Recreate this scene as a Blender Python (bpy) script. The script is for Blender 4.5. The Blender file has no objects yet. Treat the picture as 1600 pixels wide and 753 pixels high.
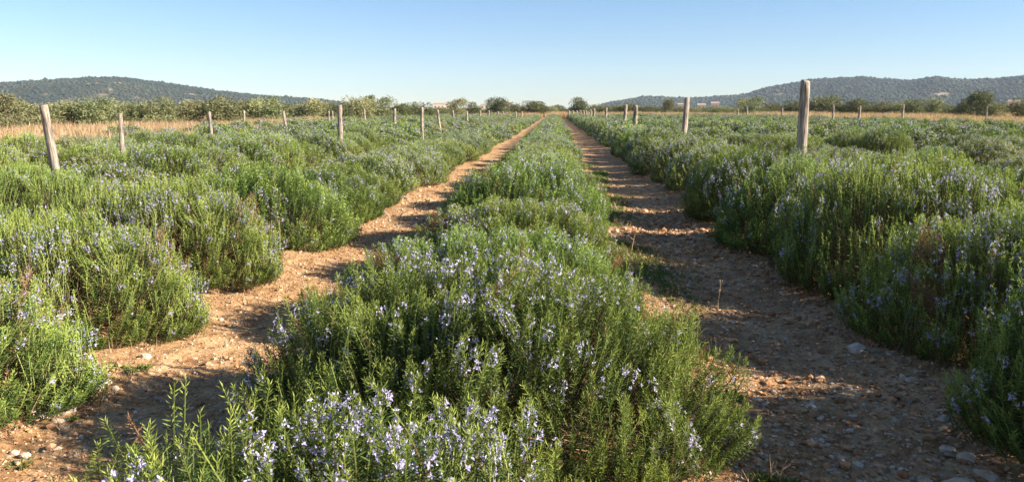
import bpy, math, random
import numpy as np
from mathutils import Vector, Matrix

C = bpy.context.scene.collection
sc = bpy.context.scene
RNG = np.random.default_rng(7)
random.seed(7)

# ------------------------------------------------------------------ camera
FPX = 1200.0
CAM_H = 1.25
PITCH = math.radians(9.67)
YAW = math.radians(3.20)
cam_d = bpy.data.cameras.new("camera")
cam_d.sensor_width = 36.0
cam_d.lens = 36.0 * FPX / 1600.0
cam_d.clip_start = 0.05
cam_d.clip_end = 12000
cam_d.dof.use_dof = True
cam_d.dof.focus_distance = 2.6
cam_d.dof.aperture_fstop = 14.0
cam = bpy.data.objects.new("camera", cam_d)
C.objects.link(cam)
cam.location = (0, 0, CAM_H)
cam.rotation_euler = (math.pi / 2 - PITCH, 0, YAW)
sc.camera = cam

F = np.array([-math.sin(YAW) * math.cos(PITCH), math.cos(YAW) * math.cos(PITCH), -math.sin(PITCH)])
R = np.array([math.cos(YAW), math.sin(YAW), 0.0])
U = np.cross(R, F)

def to_px(p):
    d = np.asarray(p, float) - (0, 0, CAM_H)
    w = d @ F
    return 800 + FPX * (d @ R) / w, 376.5 - FPX * (d @ U) / w

def ray(px, py):
    d = F + R * (px - 800) / FPX + U * (376.5 - py) / FPX
    return d

def on_ground(px, py, z=0.0):
    d = ray(px, py)
    t = (z - CAM_H) / d[2]
    return np.array([0, 0, CAM_H]) + d * t

def at_dist(px, D):
    """ground point seen in column px at horizontal distance D along the view"""
    d = ray(px, 172.0); d = d / math.hypot(d[0], d[1])
    return d[0] * D, d[1] * D

# ------------------------------------------------------------------ light
SUN_EL, SUN_AZ = math.radians(24.5), math.radians(100)
sc.view_settings.view_transform = 'Standard'
sc.view_settings.look = 'None'
sc.view_settings.gamma = 1.0
sc.view_settings.exposure = 1.5
w = bpy.data.worlds.new("World"); sc.world = w; w.use_nodes = True
nt = w.node_tree; nt.nodes.clear()
sky = nt.nodes.new("ShaderNodeTexSky"); sky.sky_type = 'NISHITA'
sky.sun_disc = False
sky.sun_elevation = SUN_EL; sky.sun_rotation = SUN_AZ
sky.altitude = 50; sky.air_density = 1.0; sky.dust_density = 0.0; sky.ozone_density = 4.5
bg = nt.nodes.new("ShaderNodeBackground"); bg.inputs[1].default_value = 0.055
wo = nt.nodes.new("ShaderNodeOutputWorld")
tint = nt.nodes.new("ShaderNodeMix"); tint.data_type = 'RGBA'; tint.blend_type = 'MULTIPLY'; tint.inputs[0].default_value = 1
tint.inputs[7].default_value = (.94, .97, 1.06, 1)
nt.links.new(sky.outputs[0], tint.inputs[6]); nt.links.new(tint.outputs[2], bg.inputs[0]); nt.links.new(bg.outputs[0], wo.inputs[0])
sl = bpy.data.lights.new("sun", 'SUN'); sl.energy = 5.0; sl.angle = math.radians(0.55); sl.color = (1.0, 0.91, 0.78)
so = bpy.data.objects.new("sun", sl); C.objects.link(so)
sd = Vector((math.sin(SUN_AZ) * math.cos(SUN_EL), math.cos(SUN_AZ) * math.cos(SUN_EL), math.sin(SUN_EL)))
so.rotation_euler = sd.to_track_quat('Z', 'Y').to_euler()
so.location = (30, -8, 20)
sc.cycles.max_bounces = 6
sc.cycles.diffuse_bounces = 1
sc.cycles.transmission_bounces = 3
sc.cycles.volume_bounces = 0

# ------------------------------------------------------------------ noise (numpy)
def _h(ix, iy, s):
    n = (ix.astype(np.int64) * 374761393 + iy.astype(np.int64) * 668265263 + s * 1442695041) & 0x7fffffff
    n = ((n ^ (n >> 13)) * 1274126177) & 0x7fffffff
    return ((n ^ (n >> 16)) & 0xffff) / 65535.0

def vnoise(x, y, s=0):
    x = np.asarray(x, float); y = np.asarray(y, float)
    ix = np.floor(x); iy = np.floor(y); fx = x - ix; fy = y - iy
    fx = fx * fx * (3 - 2 * fx); fy = fy * fy * (3 - 2 * fy)
    a = _h(ix, iy, s); b = _h(ix + 1, iy, s); c = _h(ix, iy + 1, s); d = _h(ix + 1, iy + 1, s)
    return (a + (b - a) * fx + (c - a) * fy + (a - b - c + d) * fx * fy) * 2 - 1

def fbm(x, y, s=0, o=4, g=.5):
    t = 0; a = 1; f = 1
    for k in range(o):
        t = t + a * vnoise(np.asarray(x) * f, np.asarray(y) * f, s + k * 17); a *= g; f *= 2.03
    return t

# ------------------------------------------------------------------ mesh helpers
def mesh_np(name, V, polys, mat, attrs=None, smooth=False):
    """polys: list of (n,k) int arrays"""
    me = bpy.data.meshes.new(name)
    V = np.asarray(V, np.float32)
    me.vertices.add(len(V)); me.vertices.foreach_set("co", V.ravel())
    loops = np.concatenate([np.asarray(p, np.int32).ravel() for p in polys])
    sizes = np.concatenate([np.full(len(p), np.asarray(p).shape[1], np.int32) for p in polys])
    starts = np.concatenate([[0], np.cumsum(sizes)[:-1]]).astype(np.int32)
    me.loops.add(len(loops)); me.loops.foreach_set("vertex_index", loops)
    me.polygons.add(len(sizes)); me.polygons.foreach_set("loop_start", starts)
    me.polygons.foreach_set("use_smooth", np.full(len(sizes), smooth, bool))
    for k, a in (attrs or {}).items():
        at = me.attributes.new(k, 'FLOAT', 'POINT'); at.data.foreach_set("value", np.asarray(a, np.float32))
    me.update(calc_edges=True)
    if mat: me.materials.append(mat)
    return me

def link(name, me, parent=None, loc=None, rot=None, scale=None, **props):
    o = bpy.data.objects.new(name, me); C.objects.link(o)
    if parent: o.parent = parent
    if loc is not None: o.location = loc
    if rot is not None: o.rotation_euler = rot
    if scale is not None: o.scale = scale
    for k, v in props.items():
        if v: o[k] = v
    return o

class Acc:
    """collects vertices / polygons into one mesh"""
    def __init__(s): s.V = []; s.P = {}; s.T = []; s.n = 0
    def add(s, V, P, t=0.0):
        V = np.asarray(V, float).reshape(-1, 3)
        for p in (P if isinstance(P, list) else [P]):
            p = np.asarray(p)
            s.P.setdefault(p.shape[1], []).append(p + s.n)
        s.V.append(V); s.T.append(np.broadcast_to(np.asarray(t, float), (len(V),)).copy()); s.n += len(V)
    def mesh(s, name, mat, smooth=False):
        return mesh_np(name, np.concatenate(s.V), [np.concatenate(p) for p in s.P.values()], mat, {"tint": np.concatenate(s.T)}, smooth)

def norm(a): return a / np.maximum(np.linalg.norm(a, axis=-1, keepdims=True), 1e-9)

def perp(D, ang):
    """unit vectors perpendicular to D at azimuth ang"""
    ref = np.where(np.abs(D[:, 2:3]) < .9, np.array([[0, 0, 1.]]), np.array([[1., 0, 0]]))
    a = norm(np.cross(D, ref)); b = np.cross(D, a)
    return a * np.cos(ang)[:, None] + b * np.sin(ang)[:, None]

def kites(acc, P, D, L, W, t, droop=0.0, rng=RNG):
    """leaf-like kites: base P, direction D, length L, width W (arrays)"""
    n = len(P); L = np.broadcast_to(L, (n,)); W = np.broadcast_to(W, (n,))
    S = perp(D, rng.uniform(0, 2 * math.pi, n)); N = np.cross(D, S)
    mid = P + D * (L * .45)[:, None] + N * (L * droop)[:, None]
    tip = P + D * L[:, None] - N * (L * droop * .5)[:, None]
    V = np.stack([P, mid - S * (W / 2)[:, None], tip, mid + S * (W / 2)[:, None]], 1).reshape(-1, 3)
    Q = np.arange(n * 4).reshape(n, 4)
    acc.add(V, Q, np.repeat(np.broadcast_to(t, (n,)), 4))

def tubes(acc, P0, P1, P2, r0, r1, t0, t1, sides=3):
    """bent three point tubes"""
    n = len(P0)
    D = norm(P2 - P0); a = perp(D, np.zeros(n)); b = np.cross(D, a)
    r0 = np.broadcast_to(r0, (n,)); r1 = np.broadcast_to(r1, (n,))
    rings = []
    for P, r in ((P0, r0), (P1, (r0 + r1) / 2), (P2, r1)):
        for k in range(sides):
            an = 2 * math.pi * k / sides
            rings.append(P + (a * math.cos(an) + b * math.sin(an)) * r[:, None])
    V = np.stack(rings, 1).reshape(-1, 3)
    m = 3 * sides; base = (np.arange(n) * m)[:, None]
    Q = []
    for j in range(2):
        for k in range(sides):
            k2 = (k + 1) % sides
            Q.append(base + np.array([[j * sides + k, j * sides + k2, (j + 1) * sides + k2, (j + 1) * sides + k]]))
    T = np.stack([np.broadcast_to(t0, (n,))] * sides + [np.broadcast_to((np.asarray(t0) + t1) / 2, (n,))] * sides + [np.broadcast_to(t1, (n,))] * sides, 1).ravel()
    acc.add(V, np.concatenate(Q), T)

# ------------------------------------------------------------------ materials
def new_mat(name):
    m = bpy.data.materials.new(name); m.use_nodes = True
    n = m.node_tree.nodes; n.clear()
    out = n.new("ShaderNodeOutputMaterial"); p = n.new("ShaderNodeBsdfPrincipled")
    m.node_tree.links.new(p.outputs[0], out.inputs[0])
    return m, m.node_tree, p, out

def node(nt, t, **kw):
    n = nt.nodes.new(t)
    for k, v in kw.items():
        if isinstance(k, str) and k.startswith("i_"): n.inputs[k[2:].replace("_", " ")].default_value = v
        else: setattr(n, k, v)
    return n

def ramp(nt, src, stops, interp='LINEAR'):
    r = nt.nodes.new("ShaderNodeValToRGB"); r.color_ramp.interpolation = interp
    e = r.color_ramp.elements
    while len(e) < len(stops): e.new(0.5)
    for k, (p, c) in enumerate(stops):
        e[k].position = p; e[k].color = (*c, 1)
    if src is not None: nt.links.new(src, r.inputs[0])
    return r

def math_n(nt, op, a, b=None, clamp=False):
    n = nt.nodes.new("ShaderNodeMath"); n.operation = op; n.use_clamp = clamp
    for i, v in enumerate((a, b)):
        if v is None: continue
        if hasattr(v, "links"): nt.links.new(v, n.inputs[i])
        else: n.inputs[i].default_value = v
    return n.outputs[0]

def mix_n(nt, fac, a, b, blend='MIX'):
    n = nt.nodes.new("ShaderNodeMix"); n.data_type = 'RGBA'; n.blend_type = blend
    for i, v in ((0, fac), (6, a), (7, b)):
        if hasattr(v, "links"): nt.links.new(v, n.inputs[i])
        elif i == 0: n.inputs[0].default_value = v
        else: n.inputs[i].default_value = (*v, 1)
    return n.outputs[2]

def leaf_mat(name, stops, trans=.35, rough=.55, vary=.25, hue=.03, spec=.3):
    m, nt, p, out = new_mat(name)
    a = node(nt, "ShaderNodeAttribute", attribute_name="tint")
    r = ramp(nt, a.outputs["Fac"], stops)
    oi = nt.nodes.new("ShaderNodeObjectInfo")
    hs = nt.nodes.new("ShaderNodeHueSaturation")
    nt.links.new(r.outputs[0], hs.inputs["Color"])
    v = math_n(nt, 'MULTIPLY_ADD', oi.outputs["Random"], vary); v.node.inputs[2].default_value = 1 - vary / 2
    nt.links.new(v, hs.inputs["Value"])
    h = math_n(nt, 'MULTIPLY_ADD', math_n(nt, 'FRACT', math_n(nt, 'MULTIPLY', oi.outputs["Random"], 7.3)), hue); h.node.inputs[2].default_value = .5 - hue / 2
    nt.links.new(h, hs.inputs["Hue"])
    nt.links.new(hs.outputs[0], p.inputs["Base Color"])
    p.inputs["Roughness"].default_value = rough
    p.inputs["Specular IOR Level"].default_value = spec
    if trans > 0:
        tr = nt.nodes.new("ShaderNodeBsdfTranslucent")
        br = mix_n(nt, 1.0, hs.outputs[0], (1.25, 1.3, .7), 'MULTIPLY')
        nt.links.new(br, tr.inputs[0])
        mx = nt.nodes.new("ShaderNodeMixShader"); mx.inputs[0].default_value = trans
        nt.links.new(p.outputs[0], mx.inputs[1]); nt.links.new(tr.outputs[0], mx.inputs[2])
        nt.links.new(mx.outputs[0], out.inputs[0])
    return m

# tint: 0 old needle .. 0.7 young tip, 0.8+ woody stem, 1 dry brown
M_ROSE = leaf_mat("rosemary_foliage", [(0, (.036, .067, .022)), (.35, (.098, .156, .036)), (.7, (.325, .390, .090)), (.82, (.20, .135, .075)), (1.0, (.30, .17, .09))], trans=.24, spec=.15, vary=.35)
M_FLOWER = leaf_mat("rosemary_flower", [(0, (.32, .265, .58)), (.5, (.48, .41, .715)), (1.0, (.70, .63, .84))], trans=.25, vary=.1, hue=.01)
M_OLIVE = leaf_mat("olive_foliage", [(0, (.15, .165, .075)), (.5, (.25, .25, .115)), (1.0, (.38, .35, .17))], trans=.2, vary=.5, hue=.05)
M_DARKTREE = leaf_mat("evergreen_foliage", [(0, (.085, .10, .042)), (.5, (.14, .15, .060)), (1.0, (.23, .22, .09))], trans=.2, vary=.3)
M_DRY = leaf_mat("dry_grass", [(0, (.30, .19, .10)), (.5, (.44, .29, .16)), (1.0, (.56, .42, .26))], trans=.25, vary=.3)
M_WEED = leaf_mat("weed_leaf", [(0, (.07, .12, .03)), (.5, (.14, .20, .05)), (1.0, (.30, .32, .09))], trans=.3)
M_STALK = leaf_mat("dead_stalk", [(0, (.30, .20, .12)), (1.0, (.48, .34, .20))], trans=0)
M_FOREST = leaf_mat("hill_forest", [(0, (.022, .036, .025)), (.5, (.035, .050, .031)), (1.0, (.060, .068, .040))], trans=0, rough=.9)

def wood_mat():
    m, nt, p, out = new_mat("weathered_wood")
    tc = nt.nodes.new("ShaderNodeTexCoord")
    mp = nt.nodes.new("ShaderNodeMapping"); mp.inputs["Scale"].default_value = (1, 1, .10)
    nt.links.new(tc.outputs["Object"], mp.inputs[0])
    n1 = node(nt, "ShaderNodeTexNoise", i_Scale=60.0, i_Detail=6.0); nt.links.new(mp.outputs[0], n1.inputs[0])
    n2 = node(nt, "ShaderNodeTexNoise", i_Scale=9.0, i_Detail=4.0); nt.links.new(tc.outputs["Object"], n2.inputs[0])
    r1 = ramp(nt, n1.outputs[0], [(.34, (.085, .065, .05)), (.5, (.30, .25, .195)), (.66, (.48, .43, .36))])
    r2 = ramp(nt, n2.outputs[0], [(.35, (.62, .58, .55)), (.65, (1.1, 1.0, .9))])
    nt.links.new(mix_n(nt, .7, r1.outputs[0], r2.outputs[0], 'MULTIPLY'), p.inputs["Base Color"])
    p.inputs["Roughness"].default_value = .85
    b = nt.nodes.new("ShaderNodeBump"); b.inputs["Strength"].default_value = .6; b.inputs["Distance"].default_value = .01
    nt.links.new(n1.outputs[0], b.inputs["Height"]); nt.links.new(b.outputs[0], p.inputs["Normal"])
    return m
M_WOOD = wood_mat()

def soil_mat():
    m, nt, p, out = new_mat("stony_soil")
    geo = nt.nodes.new("ShaderNodeNewGeometry"); P = geo.outputs["Position"]
    dry = node(nt, "ShaderNodeAttribute", attribute_name="dry").outputs["Fac"]
    def N(s, d=6.0, r=.6):
        n = node(nt, "ShaderNodeTexNoise", i_Scale=s, i_Detail=d, i_Roughness=r); nt.links.new(P, n.inputs[0]); return n.outputs[0]
    big = N(.9); mid = N(9.0); fine = N(55.0, 8.0, .7)
    c1 = ramp(nt, mid, [(.30, (.27, .140, .062)), (.5, (.46, .272, .128)), (.72, (.62, .42, .23))])
    c2 = ramp(nt, fine, [(.3, (.50, .45, .42)), (.5, (1, 1, 1)), (.72, (1.35, 1.35, 1.3))])
    c3 = ramp(nt, big, [(.35, (.82, .76, .72)), (.65, (1.12, 1.14, 1.18))])
    col = mix_n(nt, .85, c1.outputs[0], c2.outputs[0], 'MULTIPLY')
    col = mix_n(nt, .9, col, c3.outputs[0], 'MULTIPLY')
    vo = node(nt, "ShaderNodeTexVoronoi", i_Scale=34.0); nt.links.new(P, vo.inputs[0])
    peb = ramp(nt, vo.outputs["Distance"], [(.14, (1, 1, 1)), (.30, (0, 0, 0))])
    sel = math_n(nt, 'GREATER_THAN', node(nt, "ShaderNodeSeparateColor").outputs[0], .62)
    nt.links.new(vo.outputs["Color"], sel.node.inputs[0].links[0].from_node.inputs[0])
    pf = math_n(nt, 'MULTIPLY', peb.outputs[0], sel)
    col = mix_n(nt, pf, col, (.62, .48, .33))
    drycol = ramp(nt, N(3.0), [(.3, (.38, .23, .11)), (.7, (.56, .38, .20))])
    col = mix_n(nt, dry, col, drycol.outputs[0])
    nt.links.new(col, p.inputs["Base Color"])
    p.inputs["Roughness"].default_value = .95; p.inputs["Specular IOR Level"].default_value = .15
    h = math_n(nt, 'ADD', math_n(nt, 'MULTIPLY', fine, .6), math_n(nt, 'ADD', mid, math_n(nt, 'MULTIPLY', pf, .35)))
    b = nt.nodes.new("ShaderNodeBump"); b.inputs["Strength"].default_value = .9; b.inputs["Distance"].default_value = .02
    nt.links.new(h, b.inputs["Height"]); nt.links.new(b.outputs[0], p.inputs["Normal"])
    return m
M_SOIL = soil_mat()

def stone_mat(name, a, b_, c):
    m, nt, p, out = new_mat(name)
    tc = nt.nodes.new("ShaderNodeNewGeometry")
    at = node(nt, "ShaderNodeAttribute", attribute_name="tint")
    oi = nt.nodes.new("ShaderNodeObjectInfo")
    n = node(nt, "ShaderNodeTexNoise", i_Scale=45.0, i_Detail=6.0); nt.links.new(tc.outputs["Position"], n.inputs[0])
    r = ramp(nt, n.outputs[0], [(.3, a), (.5, b_), (.7, c)])
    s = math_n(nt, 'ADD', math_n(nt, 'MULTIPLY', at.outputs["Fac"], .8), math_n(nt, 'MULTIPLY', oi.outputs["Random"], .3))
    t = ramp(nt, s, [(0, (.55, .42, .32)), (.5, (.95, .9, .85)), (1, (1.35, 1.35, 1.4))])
    nt.links.new(mix_n(nt, 1.0, r.outputs[0], t.outputs[0], 'MULTIPLY'), p.inputs["Base Color"])
    p.inputs["Roughness"].default_value = .9; p.inputs["Specular IOR Level"].default_value = .2
    b = nt.nodes.new("ShaderNodeBump"); b.inputs["Strength"].default_value = .5; b.inputs["Distance"].default_value = .01
    nt.links.new(n.outputs[0], b.inputs["Height"]); nt.links.new(b.outputs[0], p.inputs["Normal"])
    return m
M_STONE = stone_mat("limestone", (.38, .29, .20), (.50, .40, .29), (.60, .51, .40))
M_CLOD = stone_mat("soil_clod", (.36, .19, .095), (.52, .30, .155), (.62, .40, .23))

def hill_mat():
    m, nt, p, out = new_mat("hillside")
    geo = nt.nodes.new("ShaderNodeNewGeometry")
    a = node(nt, "ShaderNodeAttribute", attribute_name="bare").outputs["Fac"]
    n = node(nt, "ShaderNodeTexNoise", i_Scale=.06, i_Detail=8.0, i_Roughness=.7); nt.links.new(geo.outputs["Position"], n.inputs[0])
    g = ramp(nt, n.outputs[0], [(.35, (.028, .036, .022)), (.65, (.065, .065, .038))])
    t = ramp(nt, n.outputs[0], [(.3, (.22, .16, .10)), (.7, (.46, .37, .25))])
    nt.links.new(mix_n(nt, a, g.outputs[0], t.outputs[0]), p.inputs["Base Color"])
    p.inputs["Roughness"].default_value = 1; p.inputs["Specular IOR Level"].default_value = 0
    return m
M_HILL = hill_mat()

def plain_mat(name, col, rough=.8, noise=.15, scale=1.5):
    m, nt, p, out = new_mat(name)
    geo = nt.nodes.new("ShaderNodeNewGeometry")
    n = node(nt, "ShaderNodeTexNoise", i_Scale=scale, i_Detail=5.0); nt.links.new(geo.outputs["Position"], n.inputs[0])
    r = ramp(nt, n.outputs[0], [(.3, tuple(c * (1 - noise) for c in col)), (.7, tuple(min(1, c * (1 + noise)) for c in col))])
    nt.links.new(r.outputs[0], p.inputs["Base Color"]); p.inputs["Roughness"].default_value = rough
    return m
M_WALL = plain_mat("pale_plaster", (.58, .50, .40)); M_ROOF = plain_mat("clay_roof", (.46, .33, .23)); M_GLASS = plain_mat("window_dark", (.05, .055, .06), .2)
M_TRUNK = plain_mat("bark", (.13, .095, .07), .9, .4, 6)
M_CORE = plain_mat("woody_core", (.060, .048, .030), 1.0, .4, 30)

# ------------------------------------------------------------------ field layout
PITCHX = 2.78
ROW0 = -0.25
def field_left(y):  return -17.6 - .03 * (y - 25)
def field_right(y): return 27.5 + .0 * y
FIELD_END = 112.0
def in_field(x, y):
    return (x > -11.5 - .115 * y) & (x < 25.2) & (y < FIELD_END)

def gz(x, y):
    x = np.asarray(x, float); y = np.asarray(y, float)
    f = np.where(in_field(x, y), 1.0, 0.0)
    m = .045 * np.cos(2 * math.pi * (x - ROW0) / PITCHX) * f
    return m + .02 * vnoise(x * .9, y * .7, 3) + .012 * vnoise(x * 3.1, y * 3.1, 5)

def gz_fine(x, y):
    near = np.clip(1 - (np.hypot(x, y) - 6) / 30, 0, 1)
    cl = vnoise(x * 17, y * 17, 11); c2 = vnoise(x * 38, y * 38, 13)
    return gz(x, y) + near * (.011 * np.maximum(cl, -.2) + .008 * c2 + .012 * np.abs(vnoise(x * 8, y * 8, 21)))

# ------------------------------------------------------------------ ground
def make_ground():
    u = np.linspace(-1, 1, 381)
    a = 9.6
    xs = np.sinh(u * a) / math.sinh(a) * 3000
    k = .8
    # nearly even spacing close to the camera, growing outwards
    xs = []
    x = 0; s = .022
    while x < 3000:
        xs.append(x); s = .030 if x < 2.5 else s * 1.08; x += s
    xs.append(3000); xs = np.array(xs); xs = np.concatenate([-xs[::-1], xs[1:]])
    ys = [-3000, -1200, -500, -200, -80, -30, -12, -6, -3, -1, 0]
    y = .9
    while y < 3000:
        ys.append(y); y += max(.022, y * .0095) if y < 50 else y * .05
    ys.append(3000); ys = np.array(ys)
    X, Y = np.meshgrid(xs, ys)
    Z = gz_fine(X, Y)
    V = np.stack([X, Y, Z], -1).reshape(-1, 3)
    ny, nx = X.shape
    i = np.arange(ny - 1)[:, None] * nx + np.arange(nx - 1)[None]
    Q = np.stack([i, i + 1, i + 1 + nx, i + nx], -1).reshape(-1, 4)
    edge = np.clip((X - 24.6) / 1.2, 0, 1) + np.clip((-11.1 - .115 * Y - X) / 1.2, 0, 1) + np.clip((Y - FIELD_END) / 3, 0, 1)
    me = mesh_np("ground", V, [Q], M_SOIL, {"dry": np.clip(edge, 0, 1).ravel()}, True)
    return link("ground", me, kind="structure", label="orange tan stony soil of the field and the plain behind it")
make_ground()

# ------------------------------------------------------------------ rosemary bushes
def bush_meshes(seed, S, K, nl, nw, lumps=46, rough=1.0, fl=.3, inner=.38, rx=1.0, ry=1.0, h=1.0, shoot=.26, tall=.05, stem_w=.0022, fsize=.010, petals=4, fmin=3, fmax=8):
    """unit: rx, ry, h in metres; returns foliage mesh, flower mesh"""
    rng = np.random.default_rng(seed)
    acc = Acc()
    # clumps over the dome
    def dome(n, lo=-.05):
        z = rng.uniform(lo, 1, n); z = np.sign(z) * np.abs(z) ** .92
        a = rng.uniform(0, 2 * math.pi, n); c = np.sqrt(np.maximum(0, 1 - z * z))
        return np.stack([c * np.cos(a), c * np.sin(a), z], 1)
    CL = dome(lumps, .0); clh = rng.uniform(-.12, .08, lumps) * rough; clt = rng.normal(0, .10, lumps); clf = np.clip(.42 + 1.25 * vnoise(CL[:, 0] * 2.4 + seed, CL[:, 1] * 2.4 + CL[:, 2], seed) + rng.normal(0, .22, lumps), 0, 1)
    cltilt = rng.normal(0, .16, (lumps, 3))
    def tips(n, scale):
        d = dome(n, -.12)
        dist = np.linalg.norm(d[:, None] - CL[None], axis=2) ; j = dist.argmin(1); dm = dist[np.arange(n), j]
        # gather tips towards their clump
        d = norm(d + (CL[j] - d) * .18)
        sg = 1.25 / math.sqrt(lumps)
        r = scale * (1 + clh[j] + .13 * (np.exp(-(dm / sg) ** 2) - .55)) + rng.normal(0, .014, n)
        # flat-topped super ellipsoid
        e = (np.abs(d[:, 0]) ** 2.05 + np.abs(d[:, 1]) ** 2.05 + np.abs(np.maximum(d[:, 2], 0)) ** 2.05) ** (-1 / 2.05)
        # lumpy outline seen from above
        az = np.arctan2(d[:, 1], d[:, 0])
        ol = 1 + .08 * np.sin(az * 2 + seed) + .06 * np.sin(az * 3 + seed * 2.1)
        T = d * (r * e)[:, None] * np.array([rx, ry, h]) * np.stack([ol, ol, np.ones(n)], 1)
        T[:, 2] = np.maximum(T[:, 2], 0) * .92 + .07 * h + rng.uniform(0, .04, n)
        T[:, 2] += tall * (rng.random(n) ** 4)
        hor = d * np.array([1, 1, 0]); up = np.array([0, 0, 1.])
        D = norm(hor * rng.uniform(.15, .62, n)[:, None] + up * rng.uniform(.75, 1.1, n)[:, None] + cltilt[j] + rng.normal(0, .10, (n, 3)))
        low = np.clip((.35 - d[:, 2]) / .45, 0, 1)
        D = norm(D + hor * (low * .45)[:, None])
        return T, D, d, j
    nin = int(S * inner)
    T, D, d, j = tips(S, 1.0); T2, D2, d2, j2 = tips(nin, .88)
    T = np.concatenate([T, T2]); D = np.concatenate([D, D2]); d = np.concatenate([d, d2]); j = np.concatenate([j, j2])
    outer = np.arange(len(T)) < S
    n = len(T)
    L = shoot * rng.uniform(.6, 1.25, n) * np.where(outer, 1, 1.0)
    L = np.minimum(L, T[:, 2] / np.maximum(D[:, 2], .3) * .97 + .02)
    B = T - D * L[:, None]
    bend = rng.normal(0, .035, (n, 3)) * L[:, None]; bend[:, 2] *= .2
    bend -= norm(d * np.array([1, 1, 0]) + 1e-6) * (L * -.08)[:, None]
    def curve(t, idx=slice(None)):
        return B[idx] + (T - B)[idx] * t + bend[idx] * (4 * t * (1 - t))
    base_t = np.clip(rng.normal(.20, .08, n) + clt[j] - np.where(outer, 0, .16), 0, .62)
    deadsh = (rng.random(n) < .012) | ((rng.random(lumps) < (.006 if K > 50 else .009))[j] & (rng.random(n) < .8))
    # needles
    for k in range(K):
        u = (k + rng.uniform(0, 1, n)) / K
        t = (.06 + .94 * u ** .85)[:, None]
        P = curve(t)
        ax = D + bend * (4 * (1 - 2 * t)) / L[:, None]; ax = norm(ax)
        az = 2.4 * k + rng.uniform(-.5, .5, n) + np.arange(n) * .7
        open_ = np.radians(np.interp(u, [0, .75, 1], [74, 58, 24])) + rng.normal(0, .13, n)
        nd = norm(ax * np.cos(open_)[:, None] + perp(ax, az) * np.sin(open_)[:, None])
        ln = nl * np.interp(u, [0, .5, 1], [.85, 1.1, .8]) * rng.uniform(.75, 1.2, n)
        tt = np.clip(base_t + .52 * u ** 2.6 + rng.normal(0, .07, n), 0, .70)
        tt = np.where(deadsh, .96, tt)
        kites(acc, P, nd, ln, nw * rng.uniform(.8, 1.2, n), tt, .06, rng)
    if stem_w > 0:
        o = np.ones(n, bool)
        tubes(acc, curve(np.zeros((n, 1))), curve(np.full((n, 1), .5)), curve(np.ones((n, 1))), stem_w, stem_w * .5, .86, np.where(deadsh, .9, .66))
    # inner woody branches from the foot
    nb = max(20, S // 12)
    q = rng.integers(0, n, nb); foot = np.stack([rng.normal(0, .10, nb) * rx, rng.normal(0, .10, nb) * ry, np.zeros(nb)], 1)
    e1 = B[q]; mid = foot * .45 + e1 * .55; mid[:, 2] *= .75
    tubes(acc, foot, mid, e1, .007, .003, .9, .86)
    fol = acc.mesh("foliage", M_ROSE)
    # flowers: small four-petalled blooms in clusters along the upper shoots
    fa = Acc()
    pf = np.clip(clf[j] * 1.5 - .1, .12, 1) * fl * np.clip(.35 + d[:, 2], .15, 1)
    s = np.nonzero((rng.random(n) < pf) & outer & ~deadsh)[0]
    if len(s):
        per = rng.integers(fmin, fmax + 1, len(s)); idx = np.repeat(s, per); m = len(idx)
        c0 = np.repeat(rng.uniform(.72, .93, len(s)), per)
        t = np.clip(c0 + rng.normal(0, .08, m), .4, 1.0)[:, None]
        side = perp(D[idx], rng.uniform(0, 2 * math.pi, m))
        P = curve(t, idx) + side * rng.uniform(.006, .016, m)[:, None] * (fsize / .010)
        face = norm(side + D[idx] * .4 + rng.normal(0, .3, (m, 3)))
        tn = rng.uniform(.40, 1, m)
        for k in range(petals):
            pd = norm(perp(face, np.full(m, 2 * math.pi * k / petals) + rng.uniform(-.3, .3, m)) + face * rng.uniform(.1, .6, m)[:, None])
            kites(fa, P, pd, fsize * rng.uniform(.8, 1.25, m), fsize * .62, np.clip(tn + rng.normal(0, .12, m), 0, 1), .1, rng)
    else:
        kites(fa, np.array([[0, 0, .4]]), np.array([[0, 0, 1.]]), .01, .005, .5)
    flo = fa.mesh("flowers", M_FLOWER)
    # core of packed inner wood
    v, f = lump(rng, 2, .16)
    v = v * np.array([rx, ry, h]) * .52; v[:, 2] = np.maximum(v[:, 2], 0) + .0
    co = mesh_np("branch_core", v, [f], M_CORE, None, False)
    return fol, flo, co

_ico = {}
def lump(rng, sub=1, amp=.2):
    if sub not in _ico:
        import bmesh
        bm = bmesh.new(); bmesh.ops.create_icosphere(bm, subdivisions=sub, radius=1)
        _ico[sub] = (np.array([v.co[:] for v in bm.verts]), np.array([[q.index for q in f.verts] for f in bm.faces])); bm.free()
    v, f = _ico[sub]
    k = rng.normal(0, 1, (4, 3)) * 2; ph = rng.uniform(0, 6, 4)
    r = 1 + amp * np.sin(v @ k.T + ph).mean(1) * 1.6 + rng.normal(0, amp * .25, len(v))
    return v * r[:, None], f

ORD = ["nearest", "second", "third", "fourth", "fifth", "sixth", "seventh", "eighth", "ninth", "tenth", "eleventh", "twelfth"]
def row_name(r):
    if r == 0: return "the centre row"
    n = ["first", "second", "third", "fourth", "fifth", "sixth", "seventh", "eighth", "ninth", "tenth", "eleventh"][abs(r) - 1]
    return f"the {n} row left of the sunlit path" if r < 0 else f"the {n} row right of the shaded path"

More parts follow.
